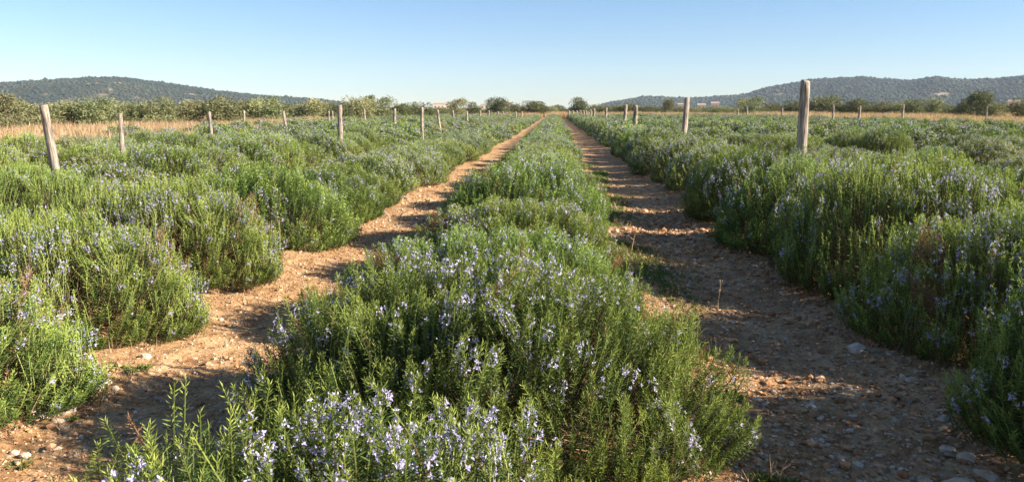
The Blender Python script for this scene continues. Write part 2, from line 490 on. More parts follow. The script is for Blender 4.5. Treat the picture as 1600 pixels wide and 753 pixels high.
# explicit bushes near the camera: row, x, y, rx, ry, h
NEAR = [
    (0, -.50, 1.50, .62, .50, .52, "small flowering rosemary bush at the bottom left edge in front of the big centre bush"),
    (0, .16, 1.34, .48, .40, .46, "leafy pale green rosemary bush at the bottom edge, before the big centre bush"),
    (0, -.28, 2.84, .96, 1.04, .62, "biggest rosemary bush, wide dome filling the lower middle with violet flowers"),
    (0, -.36, 4.40, .92, .80, .55, "low wide rosemary bush directly behind the biggest centre bush"),
    (0, -.30, 5.80, .86, .76, .56, "rosemary bush third back in the centre row, left of the creeping weeds"),
    (0, -.26, 7.25, .88, .80, .72, "tall rosemary bush with a dark hollow facing the camera, fourth in the centre row"),
    (1, 2.52, 2.60, .96, .82, .80, "dark shaded rosemary bush cut by the right edge, nearest beside the stony path"),
    (1, 2.58, 4.05, .92, .80, .76, "low dark rosemary bush at the right edge behind the nearest shaded one"),
    (1, 2.55, 5.50, 1.04, .90, .90, "large domed rosemary bush with bright upright shoots, right of the stony shaded path"),
    (1, 2.42, 7.20, .98, .82, .80, "rosemary bush between the large domed one and the tall right post"),
    (1, 2.42, 8.90, .96, .80, .80, "rosemary bush at the foot of the tall right post, beside the shaded path"),
    (-1, -2.98, 2.92, 1.0, .74, .62, "rosemary bush cut by the left edge of the photo, nearest beside the sunlit path"),
    (-1, -2.96, 4.20, .96, .68, .66, "rosemary bush with many violet flowers, second back left of the sunlit path"),
    (-1, -2.94, 5.55, 1.0, .72, .70, "rosemary bush with dead brown twigs amid flowers, third left of the sunlit path"),
    (-1, -2.82, 7.08, .94, .74, .74, "rounded rosemary bush with a thin dry stalk before it, left of the sunlit path"),
    (-1, -2.78, 8.50, .92, .66, .56, "low rosemary bush, fifth back left of the sunlit path"),
    (-2, -5.6, 7.8, .90, .84, .66, "rosemary bush hiding the foot of the thick leaning left post"),
    (-2, -5.7, 6.3, .90, .84, .60, "rosemary bush before the one at the thick leaning left post"),
]
VAR = {}
def variants():
    big = dict(rx=.84, ry=.80, h=.66)
    VAR[0] = [
        bush_meshes(101, 1150, 58, .024, .0032, lumps=80, fl=1.0, rx=.66, ry=.55, h=.56, tall=.10, fsize=.0088, fmax=10),
        bush_meshes(102, 700, 60, .023, .0029, lumps=60, fl=.2, rx=.50, ry=.42, h=.46, tall=.10, fsize=.0085),
        bush_meshes(103, 2800, 56, .022, .0033, lumps=190, fl=.60, rx=.84, ry=.80, h=.66, tall=.08, fsize=.0088, fmax=9),
        bush_meshes(104, 2400, 32, .021, .0046, lumps=150, fl=.5, rx=.82, ry=.80, h=.64, tall=.015, fsize=.0088, rough=.45),
    ]
    VAR[1] = [bush_meshes(200 + k, 2100, 24, .022, .0064, lumps=120, fl=f, rx=.80, ry=.80, h=.66, tall=.015, fsize=.0098, fmin=2, fmax=6, rough=.45) for k, f in enumerate((.5, .8, .35))]
    VAR[2] = [bush_meshes(300 + k, 1250, 14, .028, .0115, lumps=90, fl=f, rx=.80, ry=.80, h=.66, tall=.03, stem_w=.003, fsize=.0150, fmin=1, fmax=3, petals=3, rough=.5) for k, f in enumerate((.7, 1.0, .6))]
    VAR[3] = [bush_meshes(400 + k, 520, 9, .050, .024, lumps=50, fl=1.0, rx=.80, ry=.80, h=.66, tall=.03, stem_w=0, shoot=.25, fsize=.030, fmin=1, fmax=2, petals=3, inner=.3, rough=.7) for k in range(3)]
variants()

BUSHES = []   # row, x, y, rx, ry, h, label
for b in NEAR: BUSHES.append(b)
rb = random.Random(5)
def visible_margin(x, y, m=1.6):
    d = np.array([x, y, .3]) - (0, 0, CAM_H)
    w_ = d @ F
    if w_ < .3: return False
    return abs(d @ R) / w_ < 800 / FPX + m / w_
far_pts = []
for r in range(-7, 11):
    xc = ROW0 + r * PITCHX + (.22 if r == -1 else 0) - (.08 if r == 1 else 0)
    sp_prev = 1.5
    y = {0: 8.75, 1: 10.7, -1: 9.85}.get(r, 1.8 + rb.random())
    while y < FIELD_END:
        sp = sp_prev = rb.uniform(1.35, 1.7)
        x = xc + rb.uniform(-.12, .12)
        if in_field(x, y) and visible_margin(x, y) and not any(q[0] == r and abs(q[2] - y) < .9 for q in NEAR):
            wx = rb.uniform(.74, .90) * (1.04 if abs(r) <= 1 else 1); hh = rb.uniform(.48, .78)
            if abs(r) <= 1: hh = rb.uniform(.68, .82) if r == 1 else rb.uniform(.50, .62)
            if rb.random() > .012 or abs(r) <= 1:
                BUSHES.append((r, x, y, wx, sp_prev * rb.uniform(.47, .53), hh, None))
        y += sp
# shade-casting neighbours of the right row just outside the frame
BUSHES.append((1, 2.55, 1.15, .92, .72, .74, "dark rosemary bush beside the stony path, just beyond the right edge of view"))
BUSHES.sort(key=lambda b: math.hypot(b[1], b[2]))
singles, rest = BUSHES[:298], BUSHES[298:]
count = {}
GROUP_B = "rosemary bushes planted in rows"
for i, (r, x, y, rx, ry, h, lab) in enumerate(singles):
    count[r] = count.get(r, 0) + 1
    d = math.hypot(x, y)
    near_i = next((k for k, b in enumerate(NEAR) if b[1] == x and b[2] == y), None)
    if near_i is not None and near_i < 3: lv, vi, base = 0, near_i, (NEAR[near_i][3], NEAR[near_i][4], NEAR[near_i][5])
    elif d < 6.3: lv, vi, base = 0, 3, (.82, .80, .64)
    elif d < 11: lv, vi, base = 1, i % 3, (.80, .80, .66)
    elif d < 24: lv, vi, base = 2, i % 3, (.80, .80, .66)
    else: lv, vi, base = 3, i % 3, (.80, .80, .66)
    m = VAR[lv][vi]
    if lab is None:
        k = count[r] - 1
        if k < 8 and abs(r) < 6: lab = f"flowering rosemary bush, {ORD[k]} in {row_name(r)}"
        else: lab = f"far rosemary bush merging into {row_name(r)}"
    root = link("rosemary_bush", None, loc=(x, y, float(gz(x, y)) - .02), label=lab, category="rosemary bush", group=GROUP_B)
    root.empty_display_size = .2
    sx, sy, sz = rx / base[0], ry / base[1], h / base[2]
    if near_i is not None and near_i < 3: rot = 0
    else:
        rot = rb.choice((0, math.pi)) + rb.uniform(-.3, .3)
    root.rotation_euler = (0, 0, rot); root.scale = (sx, sy, sz)
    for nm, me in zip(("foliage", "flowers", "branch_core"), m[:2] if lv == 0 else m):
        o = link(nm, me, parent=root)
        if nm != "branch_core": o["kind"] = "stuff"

def scatter(name, src_mesh_list, P, rotz, scale, **props):
    """one object: points instancing source meshes through geometry nodes"""
    me = bpy.data.meshes.new(name)
    P = np.asarray(P, np.float32); me.vertices.add(len(P)); me.vertices.foreach_set("co", P.ravel())
    a = me.attributes.new("rotz", 'FLOAT', 'POINT'); a.data.foreach_set("value", np.asarray(rotz, np.float32))
    a = me.attributes.new("scl", 'FLOAT_VECTOR', 'POINT'); a.data.foreach_set("vector", np.asarray(scale, np.float32).ravel())
    ob = link(name, me, **props)
    ng = bpy.data.node_groups.new(name + "_scatter", 'GeometryNodeTree')
    ng.interface.new_socket("Geometry", in_out='INPUT', socket_type='NodeSocketGeometry')
    ng.interface.new_socket("Geometry", in_out='OUTPUT', socket_type='NodeSocketGeometry')
    gi = ng.nodes.new("NodeGroupInput"); go = ng.nodes.new("NodeGroupOutput")
    iop = ng.nodes.new("GeometryNodeInstanceOnPoints")
    g2 = ng.nodes.new("GeometryNodeGeometryToInstance")
    for meshes in src_mesh_list:
        jn = ng.nodes.new("GeometryNodeJoinGeometry")
        for k, mm in enumerate(meshes):
            so_ = bpy.data.objects.new("source_" + mm.name, mm)
            oi = ng.nodes.new("GeometryNodeObjectInfo"); oi.inputs["Object"].default_value = so_
            ng.links.new(oi.outputs["Geometry"], jn.inputs[0])
        g3 = ng.nodes.new("GeometryNodeGeometryToInstance")
        ng.links.new(jn.outputs[0], g3.inputs[0]); ng.links.new(g3.outputs[0], g2.inputs[0])
    ng.links.new(gi.outputs[0], iop.inputs["Points"]); ng.links.new(g2.outputs[0], iop.inputs["Instance"])
    iop.inputs["Pick Instance"].default_value = True
    at = ng.nodes.new("GeometryNodeInputNamedAttribute"); at.data_type = 'FLOAT'; at.inputs["Name"].default_value = "rotz"
    cx = ng.nodes.new("ShaderNodeCombineXYZ"); ng.links.new(at.outputs[0], cx.inputs[2])
    er = ng.nodes.new("FunctionNodeEulerToRotation"); ng.links.new(cx.outputs[0], er.inputs[0])
    ng.links.new(er.outputs[0], iop.inputs["Rotation"])
    a2 = ng.nodes.new("GeometryNodeInputNamedAttribute"); a2.data_type = 'FLOAT_VECTOR'; a2.inputs["Name"].default_value = "scl"
    ng.links.new(a2.outputs[0], iop.inputs["Scale"])
    ng.links.new(iop.outputs[0], go.inputs[0])
    md = ob.modifiers.new("scatter", 'NODES'); md.node_group = ng
    return ob

rp = np.array([(b[1], b[2], 0.0) for b in rest]); rp[:, 2] = gz(rp[:, 0], rp[:, 1]) - .02
n = len(rp); rr = np.random.default_rng(3)
sc_ = np.array([(b[3] / .80, b[4] / .80, b[5] / .66) for b in rest])
scatter("rosemary_rows", [VAR[3][k] for k in range(3)], rp, rr.uniform(-.3, .3, n) + math.pi * rr.integers(0, 2, n), sc_, kind="stuff",
        label="distant rosemary rows merging into one grey green field", category="rosemary rows")
print("bushes", len(BUSHES), "rest", n)

# ------------------------------------------------------------------ gravel and clods
def stones_field(name, regions, mat, label, seed, flat=.6, sub=1):
    rng = np.random.default_rng(seed); acc = Acc()
    for (n, yr, s0, s1, xr) in regions:
        u = rng.random(n); y = yr[0] * (yr[1] / yr[0]) ** u
        side = rng.integers(0, len(xr), n)
        lo = np.array([a for a, b in xr])[side]; hi = np.array([b for a, b in xr])[side]
        x = rng.uniform(lo, hi)
        s = s0 * (s1 / s0) ** (rng.random(n) ** 2.2) * np.clip(y / 5, 1, 2.2)
        z = gz_fine(x, y)
        for k in range(n):
            v, f = lump(rng, sub, .32)
            if sub == 0: pass
            sc3 = s[k] * np.array([rng.uniform(.8, 1.3), rng.uniform(.8, 1.3), rng.uniform(.45, .8) * flat / .6])
            a = rng.uniform(0, 6.28); ca, sa = math.cos(a), math.sin(a)
            v = v * sc3; v = np.stack([v[:, 0] * ca - v[:, 1] * sa, v[:, 0] * sa + v[:, 1] * ca, v[:, 2]], 1)
            acc.add(v + (x[k], y[k], z[k] + sc3[2] * .25), f, rng.random())
    return link(name, acc.mesh(name, mat), kind="stuff", label=label)
_o = np.array([[1, 0, 0], [-1, 0, 0], [0, 1, 0], [0, -1, 0], [0, 0, 1], [0, 0, -1]], float)
_ico[0] = (_o, np.array([[0, 2, 4], [2, 1, 4], [1, 3, 4], [3, 0, 4], [2, 0, 5], [1, 2, 5], [3, 1, 5], [0, 3, 5]]))
PATHS = [(-2.35, -.95), (.45, 1.95)]
stones_field("soil_clods", [(3000, (1.7, 14), .006, .020, PATHS), (3000, (1.7, 10), .008, .026, [(.75, 2.0)])], M_CLOD, "crumbly tan clods scattered over both bare paths", 31)
stones_field("soil_crumbs", [(9000, (1.8, 11), .004, .010, PATHS)], M_CLOD, "fine tan crumbs of soil on both bare paths", 32, sub=0)
stones_field("pebbles", [(4500, (1.7, 11), .004, .011, [(.5, 2.0)]), (3500, (1.8, 12), .004, .011, [(-2.3, -1.0)])], M_STONE, "tiny pale pebbles strewn over both bare paths", 35, flat=.7, sub=0)
stones_field("gravel", [(1500, (1.7, 9), .006, .020, [(.55, 1.95)]), (500, (1.8, 10), .006, .016, [(-2.3, -1.0)])], M_STONE, "small pale pebbles lying on both bare paths", 33, flat=.7)

# single stones, seen one by one
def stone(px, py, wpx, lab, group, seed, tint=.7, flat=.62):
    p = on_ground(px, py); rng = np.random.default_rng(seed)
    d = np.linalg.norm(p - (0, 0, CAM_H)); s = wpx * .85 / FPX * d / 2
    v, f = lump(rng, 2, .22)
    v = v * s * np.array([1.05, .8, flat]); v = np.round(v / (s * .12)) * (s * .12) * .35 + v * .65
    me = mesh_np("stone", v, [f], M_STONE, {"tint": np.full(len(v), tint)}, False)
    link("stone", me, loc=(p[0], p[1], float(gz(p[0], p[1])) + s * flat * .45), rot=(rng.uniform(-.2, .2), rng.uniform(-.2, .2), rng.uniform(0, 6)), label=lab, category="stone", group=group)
GL, GR = "pale stones on the sunlit left path", "stones on the shaded right path"
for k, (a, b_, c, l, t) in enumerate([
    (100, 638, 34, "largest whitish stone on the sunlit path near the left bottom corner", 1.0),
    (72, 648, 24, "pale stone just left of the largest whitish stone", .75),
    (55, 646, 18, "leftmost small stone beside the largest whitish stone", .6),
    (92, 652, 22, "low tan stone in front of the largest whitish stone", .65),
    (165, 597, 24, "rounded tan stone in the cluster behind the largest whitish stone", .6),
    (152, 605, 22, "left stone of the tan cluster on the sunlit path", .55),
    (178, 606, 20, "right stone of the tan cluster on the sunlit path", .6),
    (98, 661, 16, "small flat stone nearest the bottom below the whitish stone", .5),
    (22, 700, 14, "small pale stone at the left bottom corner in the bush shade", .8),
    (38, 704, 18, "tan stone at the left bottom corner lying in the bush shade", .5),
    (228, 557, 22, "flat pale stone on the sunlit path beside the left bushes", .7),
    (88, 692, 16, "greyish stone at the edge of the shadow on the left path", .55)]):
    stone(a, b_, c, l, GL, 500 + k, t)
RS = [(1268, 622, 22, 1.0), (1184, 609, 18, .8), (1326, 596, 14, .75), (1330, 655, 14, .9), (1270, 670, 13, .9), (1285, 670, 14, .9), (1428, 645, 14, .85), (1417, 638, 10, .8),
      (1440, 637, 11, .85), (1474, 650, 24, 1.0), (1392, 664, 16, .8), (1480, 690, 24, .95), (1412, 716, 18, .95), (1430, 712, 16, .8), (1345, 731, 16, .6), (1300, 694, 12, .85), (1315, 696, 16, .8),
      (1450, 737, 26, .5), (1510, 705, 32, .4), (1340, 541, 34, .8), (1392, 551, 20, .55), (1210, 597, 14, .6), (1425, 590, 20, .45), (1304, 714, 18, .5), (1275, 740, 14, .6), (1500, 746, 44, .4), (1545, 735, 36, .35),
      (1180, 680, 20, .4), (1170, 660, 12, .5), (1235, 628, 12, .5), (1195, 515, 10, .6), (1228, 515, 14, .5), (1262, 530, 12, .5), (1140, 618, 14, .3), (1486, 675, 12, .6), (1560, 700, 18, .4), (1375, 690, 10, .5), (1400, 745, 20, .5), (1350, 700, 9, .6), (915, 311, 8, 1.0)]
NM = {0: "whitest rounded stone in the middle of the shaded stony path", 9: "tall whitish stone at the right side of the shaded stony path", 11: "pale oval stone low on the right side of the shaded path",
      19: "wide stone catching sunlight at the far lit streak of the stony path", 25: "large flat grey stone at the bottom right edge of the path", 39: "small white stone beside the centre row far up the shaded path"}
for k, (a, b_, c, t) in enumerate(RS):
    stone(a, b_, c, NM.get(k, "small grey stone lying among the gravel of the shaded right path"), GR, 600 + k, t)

# ------------------------------------------------------------------ wooden posts
def post_mesh(seed, H, r, knots=3):
    rng = np.random.default_rng(seed)
    seg, sides = 22, 14
    wob = rng.uniform(-1, 1, (2, 3)); V = []
    for i in range(seg + 1):
        t = i / seg; z = t * (H + .35) - .35
        cx = .012 * math.sin(t * 5 + wob[0, 0] * 3) * (H / 1.5); cy = .012 * math.sin(t * 4 + wob[1, 0] * 3)
        for k in range(sides):
            a = 2 * math.pi * k / sides
            rr_ = r * (1.08 - .14 * t) * (1 + .07 * math.sin(2 * a + wob[0, 1] * 3) + .05 * math.sin(3 * a + t * 4 + wob[1, 1] * 3) + rng.normal(0, .022))
            if i == seg: rr_ *= .93
            V.append((cx + rr_ * math.cos(a), cy + rr_ * math.sin(a), z + (.012 * math.sin(a + wob[0, 2]) if i == seg else 0)))
    V.append((cx, cy, H + .004))
    Q = [[i * sides + k, i * sides + (k + 1) % sides, (i + 1) * sides + (k + 1) % sides, (i + 1) * sides + k] for i in range(seg) for k in range(sides)]
    Tt = [[seg * sides + k, seg * sides + (k + 1) % sides, len(V) - 1] for k in range(sides)]
    return mesh_np("wooden_post", V, [np.array(Q), np.array(Tt)], M_WOOD, None, True)
PM = [post_mesh(s, 1.0, .05) for s in range(5)]
def post(px, top, D, wpx, lean, lab, group, k, lean_y=0.0):
    x, y = at_dist(px, D)
    # distance along the view axis
    dist = (np.array([x, y, 0]) - (0, 0, CAM_H)) @ F
    # height that puts its top at the picture row
    lo, hi = .2, 3
    for _ in range(30):
        m_ = (lo + hi) / 2
        if to_px((x, y, m_))[1] > top: lo = m_
        else: hi = m_
    z0 = float(gz(x, y)); H = lo - z0
    wr = wpx * .86 / FPX * dist / 2 / .05
    link("wooden_post", PM[k % 5] if wpx < 7 else post_mesh(70 + k, 1.0 , .05), loc=(x, y, z0), rot=(lean_y, math.radians(lean), k * 1.3 if False else 0), scale=(wr, wr, H), label=lab, category="post", group=group)
GLP, GRP = "weathered wooden posts in the left part of the field", "weathered wooden posts in the right part of the field"
LP = [(84, 164, 10.6, 14, -5.5, "thick grey wooden post leaning left, nearest the left edge of the photo"),
      (183, 178, 16.5, 7, 3, "thin leaning wooden post second from the left edge"),
      (329, 175, 22, 6, -2.5, "wooden post third from the left edge before the olive bushes"),
      (448, 174, 27, 5.5, -6, "thin post leaning left, between the third post and the thick middle-left one"),
      (532, 165, 20.5, 8.5, -1, "thickest wooden post left of the centre row, upright among the bushes"),
      (382, 173, 42, 4.5, -2, "small distant post right of the third post from the left"),
      (513, 174, 44, 4, 1, "small pale post just left of the thickest middle-left post"),
      (519, 174, 60, 3.5, 0, "tiny pale post touching the left side of the thickest middle-left post"),
      (570, 171, 52, 4, -2, "small post just right of the thickest middle-left post"),
      (617, 170, 34, 5, -1, "slender post midway between the thickest left post and the path"),
      (659, 168, 29, 6, 0.5, "upright post left of the path, tallest after the thickest left one"),
      (688, 172, 36, 5, -6, "leaning thin post just right of the tallest slender left one"),
      (709, 173, 48, 4, -3, "small leaning post, third from the path among the slender left ones"),
      (730, 174, 50, 4, -2, "small post, second of the slender left ones before the path"),
      (750, 173, 66, 3.5, 0, "tiny post left of the dark round tree on the horizon"),
      (764, 173, 74, 3.5, 0, "tiny post below the dark round tree left of the path")]
for k, (a, t, D, w_, ln, l) in enumerate(LP): post(a, t, D, w_, ln, l, GLP, k)
for k, a in enumerate((778, 786, 796, 806, 815)): post(a, 174.5, 84 + 5 * k, 3, (-1) ** k, "tiny far post in the dense left line near the path's end", GLP, k)
RP = [(1253, 127, 9.6, 17, 1.2, "tallest thick wooden post standing right of the paths"),
      (1066, 153, 18.5, 10, 4, "second thickest right post, leaning right"),
      (994, 165, 28.5, 8, -1, "right post third from the tall one, standing upright"),
      (974, 164, 35, 6.5, 4, "slightly leaning post just left of the third right one"),
      (947, 169, 46, 4.5, 0, "brown thin post left of the leaning pair on the right side"),
      (929, 170, 54, 4.5, -1, "pale post left of the brown thin one"),
      (924, 172, 64, 3.2, -2, "tiny post touching the pale post on the right side"),
      (1302, 165, 62, 4, 0, "distant pale post first right of the tallest post"),
      (1343, 166, 58, 4.5, 0, "distant pale post second right of the tallest post"),
      (1411, 164, 60, 4, 0, "distant pale post in the dry grass third right of the tallest post"),
      (1542, 166, 60, 3.2, 0, "distant grey post below the lone tree at the right"),
      (1153, 171, 90, 3, 0, "tiny reddish post left of the small bushy tree at the right"),
      (1167, 168, 92, 3, 0, "tiny reddish post between the leaning post and the tallest post"),
      (1222, 169, 80, 3, 0, "tiny post just left of the tallest post in the dry grass")]
for k, (a, t, D, w_, ln, l) in enumerate(RP): post(a, t, D, w_, ln, l, GRP, k)
for k, (a, D) in enumerate(((916, 70), (912, 76), (907, 82), (901, 88), (895, 95), (889, 102))): post(a, 173, D, 3, 0, "tiny far post in the dense right line near the path's end", GRP, k)

# ------------------------------------------------------------------ dry stalks and weeds
def stalk(px, py, hpx, lean, lab, seed, branch=2, group="dry stalks standing on the paths", twig=False):
    rng = np.random.default_rng(seed); p = on_ground(px, py)
    d = np.linalg.norm(p - (0, 0, CAM_H)); H = hpx / FPX * d
    acc = Acc()
    la = math.tan(math.radians(lean))
    def arm(a, dirv, L, r):
        pts = [a]; dv = np.array(dirv, float)
        for _ in range(5):
            dv = norm(dv + rng.normal(0, .10, 3)); pts.append(pts[-1] + dv * L / 5)
        for q in range(0, 5):
            m = (pts[q] + pts[q + 1]) / 2
            tubes(acc, pts[q][None], m[None], pts[q + 1][None], r * (1 - q / 7), r * (1 - (q + 1) / 7), .6, .8, 4)
        return pts
    pts = arm(np.zeros(3) - (0, 0, .02), (la, 0, 1), H * 1.05, max(.0022, d * .0006))
    for b in range(branch):
        q = rng.integers(1, 5)
        pp = arm(pts[q], (rng.uniform(-1, 1), rng.uniform(-.6, .6), rng.uniform(.3, .9)), H * rng.uniform(.3, .5), max(.0015, d * .0004))
        if twig: arm(pp[3], (rng.uniform(-1, 1), rng.uniform(-.6, .6), rng.uniform(.2, .9)), H * .25, max(.0012, d * .0004))
    if not twig:   # seed head
        Pk = np.repeat(np.array(pts[-2:]), 9, 0) + rng.normal(0, .004, (18, 3))
        kites(acc, Pk, norm(rng.normal(0, .4, (18, 3)) + (la, 0, 1)), .022, .005, .9, .05, rng)
    link("dry_stalk", acc.mesh("dry_stalk", M_STALK), loc=(p[0], p[1], float(gz(p[0], p[1]))), label=lab, category="dry stalk", group=group)
for k, (a, b_, h, ln, l, br, tw) in enumerate([
    (438, 422, 74, -3, "thin straw stalk standing before a round bush on the sunlit path's left edge", 1, False),
    (1120, 488, 60, 4, "upright straw stalk in the middle of the shaded right path", 0, False),
    (1058, 512, 48, 28, "straw stalk leaning right beside the big centre bush", 1, False),
    (986, 394, 42, 2, "straw stalk left of the shaded path behind the lit streak", 1, False),
    (1044, 422, 22, 0, "short straw stalk at the edge of a lit streak", 1, False),
    (1118, 612, 60, 12, "bare forked twig beside the right flank of the big centre bush", 3, True),
    (1205, 738, 48, -3, "bare upright twig at the bottom right of the centre bush", 3, True),
    (1216, 735, 54, 8, "forked dead twig right of the bare upright one at the bottom", 3, True),
    (1180, 745, 36, -25, "dead twig leaning left beside the lowest centre bush", 2, True),
    (1098, 530, 20, 30, "short bent straw stalk on the lit streak", 1, False),
    (965, 330, 20, 0, "tiny straw stalk by the weeds left of the shaded path", 0, False),
    (1228, 700, 30, 10, "thin dead twig standing in the shaded gravel", 2, True),
    (92, 735, 50, -50, "thin dead twig lying toward the shaded corner at the left bottom", 1, True)]):
    stalk(a, b_, h, ln, l, 700 + k, br, twig=tw)

def weed_mesh(seed, n, s, mat=M_WEED, up=.6, dry=0.0):
    rng = np.random.default_rng(seed); acc = Acc()
    a = rng.uniform(0, 6.28, n); r = s * np.sqrt(rng.random(n)) * .7
    P = np.stack([r * np.cos(a), r * np.sin(a), rng.uniform(0, s * .25, n)], 1)
    D = norm(np.stack([np.cos(a), np.sin(a), rng.uniform(.2, 1.6, n) * up / .6], 1) + rng.normal(0, .4, (n, 3)) * (1, 1, .3))
    kites(acc, P, D, s * rng.uniform(.3, .6, n), s * .10 + .004, rng.uniform(0, 1, n), .1, rng)
    return acc.mesh("weed", mat)
WM = [weed_mesh(800 + k, 90, .055) for k in range(3)]
for k, (a, b_, s, l) in enumerate([
    (215, 577, 1.2, "brightest green weed tuft on the sunlit path"),
    (182, 576, .8, "fainter green weed left of the brightest tuft"),
    (112, 648, .6, "tiny green weed beside the largest whitish stone"),
    (30, 720, .9, "small shaded weed in the left bottom corner"),
    (1140, 610, 1.4, "dark green weed in the shade right of the big centre bush"),
    (1225, 742, 1.2, "green weed by dead twigs at the bottom right of the centre bush"),
    (1190, 736, 1.0, "yellowish weed at the foot of the bare upright twig"),
    (1095, 545, 1.5, "broad weed tuft at the left end of the lit streak"),
    (1080, 560, 1.2, "weed tuft between the big centre bush and the lit streak")]):
    p = on_ground(a, b_)
    link("weed", WM[k % 3], loc=(p[0], p[1], float(gz(p[0], p[1]))), rot=(0, 0, k * 1.7), scale=(s, s, s), label=l, category="weed", group="small green weeds on the paths")
# mat of low weeds along the shaded path's left edge
def weed_mat():
    rng = np.random.default_rng(41); acc = Acc()
    n = 9000
    y = 3.6 * (20 / 3.6) ** rng.random(n); x = .62 + rng.normal(0, .16, n) + .10 * np.sin(y * 1.3)
    keep = (fbm(x * 1.5, y * 1.0, 9, 3) > -.05) & (x > .3); x = x[keep]; y = y[keep]; n = len(x)
    m = 5
    X = np.repeat(x, m) + rng.normal(0, .012, n * m); Y = np.repeat(y, m) + rng.normal(0, .012, n * m)
    Z = gz(X, Y) + .006
    D = norm(np.stack([rng.normal(0, 1, n * m), rng.normal(0, 1, n * m), rng.uniform(.2, 1.6, n * m)], 1))
    s = np.clip(Y / 7, .7, 2)
    kites(acc, np.stack([X, Y, Z], 1), D, .032 * s * rng.uniform(.6, 1.3, n * m), .008 * s, np.clip(rng.normal(.5, .3, n * m), 0, 1), .1, rng)
    link("ground_cover", acc.mesh("ground_cover", M_WEED), kind="stuff", label="low green weeds creeping along the left edge of the shaded path")
weed_mat()
# leaf litter of fallen dry needles under the rows
def litter():
    rng = np.random.default_rng(42); acc = Acc(); n = 20000
    y = 1.8 * (16 / 1.8) ** rng.random(n)
    e = rng.integers(0, 6, n); x = np.choose(e, [-2.2, -1.1, .6, 1.75, -1.6, 1.1]) + rng.normal(0, .18, n)
    D = norm(np.stack([rng.normal(0, 1, n), rng.normal(0, 1, n), rng.uniform(-.05, .35, n)], 1)); s = np.clip(y / 5, .8, 2)
    kites(acc, np.stack([x, y, gz_fine(x, y) + .004], 1), D, .03 * s * rng.uniform(.5, 1.4, n), .0035 * s, rng.random(n), .1, rng)
    link("dry_litter", acc.mesh("dry_litter", M_DRY), kind="stuff", label="dry fallen needles and straw bits along the path edges")
litter()
def straw_edge():
    rng = np.random.default_rng(44); acc = Acc()
    for k in range(230):
        y = 2.6 * (15 / 2.6) ** rng.random(); x = rng.choice([.62, .72, 1.85, -2.15]) + rng.normal(0, .09); m = rng.integers(5, 16)
        P = np.stack([x + rng.normal(0, .02, m), y + rng.normal(0, .02, m), np.full(m, float(gz(x, y)))], 1)
        D = norm(np.stack([rng.normal(0, .45, m), rng.normal(0, .45, m), np.ones(m)], 1))
        kites(acc, P, D, rng.uniform(.04, .13, m), .0028 * max(1, y / 5), rng.random(m), .12, rng)
    link("straw_tufts", acc.mesh("straw_tufts", M_DRY), kind="stuff", label="short dry grass tufts along the edges of the rows")
straw_edge()

# ------------------------------------------------------------------ dry grass beyond the field
def tuft(seed, n=46, h=.6, rad=.45):
    rng = np.random.default_rng(seed); acc = Acc()
    a = rng.uniform(0, 6.28, n); r = rad * np.sqrt(rng.random(n))
    P = np.stack([r * np.cos(a), r * np.sin(a), np.zeros(n)], 1)
    D = norm(np.stack([rng.normal(0, .22, n), rng.normal(0, .22, n), np.ones(n)], 1))
    kites(acc, P, D, h * rng.uniform(.5, 1.1, n), .022, np.clip(rng.normal(.5, .25, n), 0, 1), .04, rng)
    return acc.mesh("dry_tuft", M_DRY)
TF = [tuft(900 + k) for k in range(4)]
rg = np.random.default_rng(51)
pts = []
def fill(n, x0, x1, y0, y1):
    x = rg.uniform(x0, x1, n); y = rg.uniform(y0, y1, n); pts.append(np.stack([x, y], 1))
for y0, y1, nn in ((14, 30, 2200), (30, 60, 3600), (60, 112, 4200)):
    y = rg.uniform(y0, y1, nn); x = -11.3 + rg.uniform(0, 1.5, nn) - .115 * y - np.abs(rg.normal(0, 1, nn)) * (7 + y * .14); pts.append(np.stack([x, y], 1))
    y = rg.uniform(y0 + 15, y1 + 5, nn); x = 25.3 + np.abs(rg.normal(0, 1, nn)) * (8 + y * .2); pts.append(np.stack([x, y], 1))
nn = 9000; y = FIELD_END + .5 + np.abs(rg.normal(0, 16, nn)); x = rg.uniform(-90, 90, nn)
k_ = ~((np.abs(x + 1.7) < .9) & (y < FIELD_END + 20)); pts.append(np.stack([x, y], 1)[k_])
pts = np.concatenate(pts); pts = pts[[visible_margin(a, b_, 2) for a, b_ in pts]]
npt = len(pts)
s = rg.uniform(.66, 1.12, npt) * (1 + .35 * vnoise(pts[:, 0] * .15, pts[:, 1] * .15, 4)) * np.clip(.6 + pts[:, 1] / 110, .95, 1.5)
scatter("dry_grass", [[t] for t in TF], np.column_stack([pts, gz(pts[:, 0], pts[:, 1])]), rg.uniform(0, 6.28, npt), np.stack([s * 1.2, s * 1.2, s], 1),
        kind="stuff", label="band of tall orange dry grass around the far edge of the rosemary field")

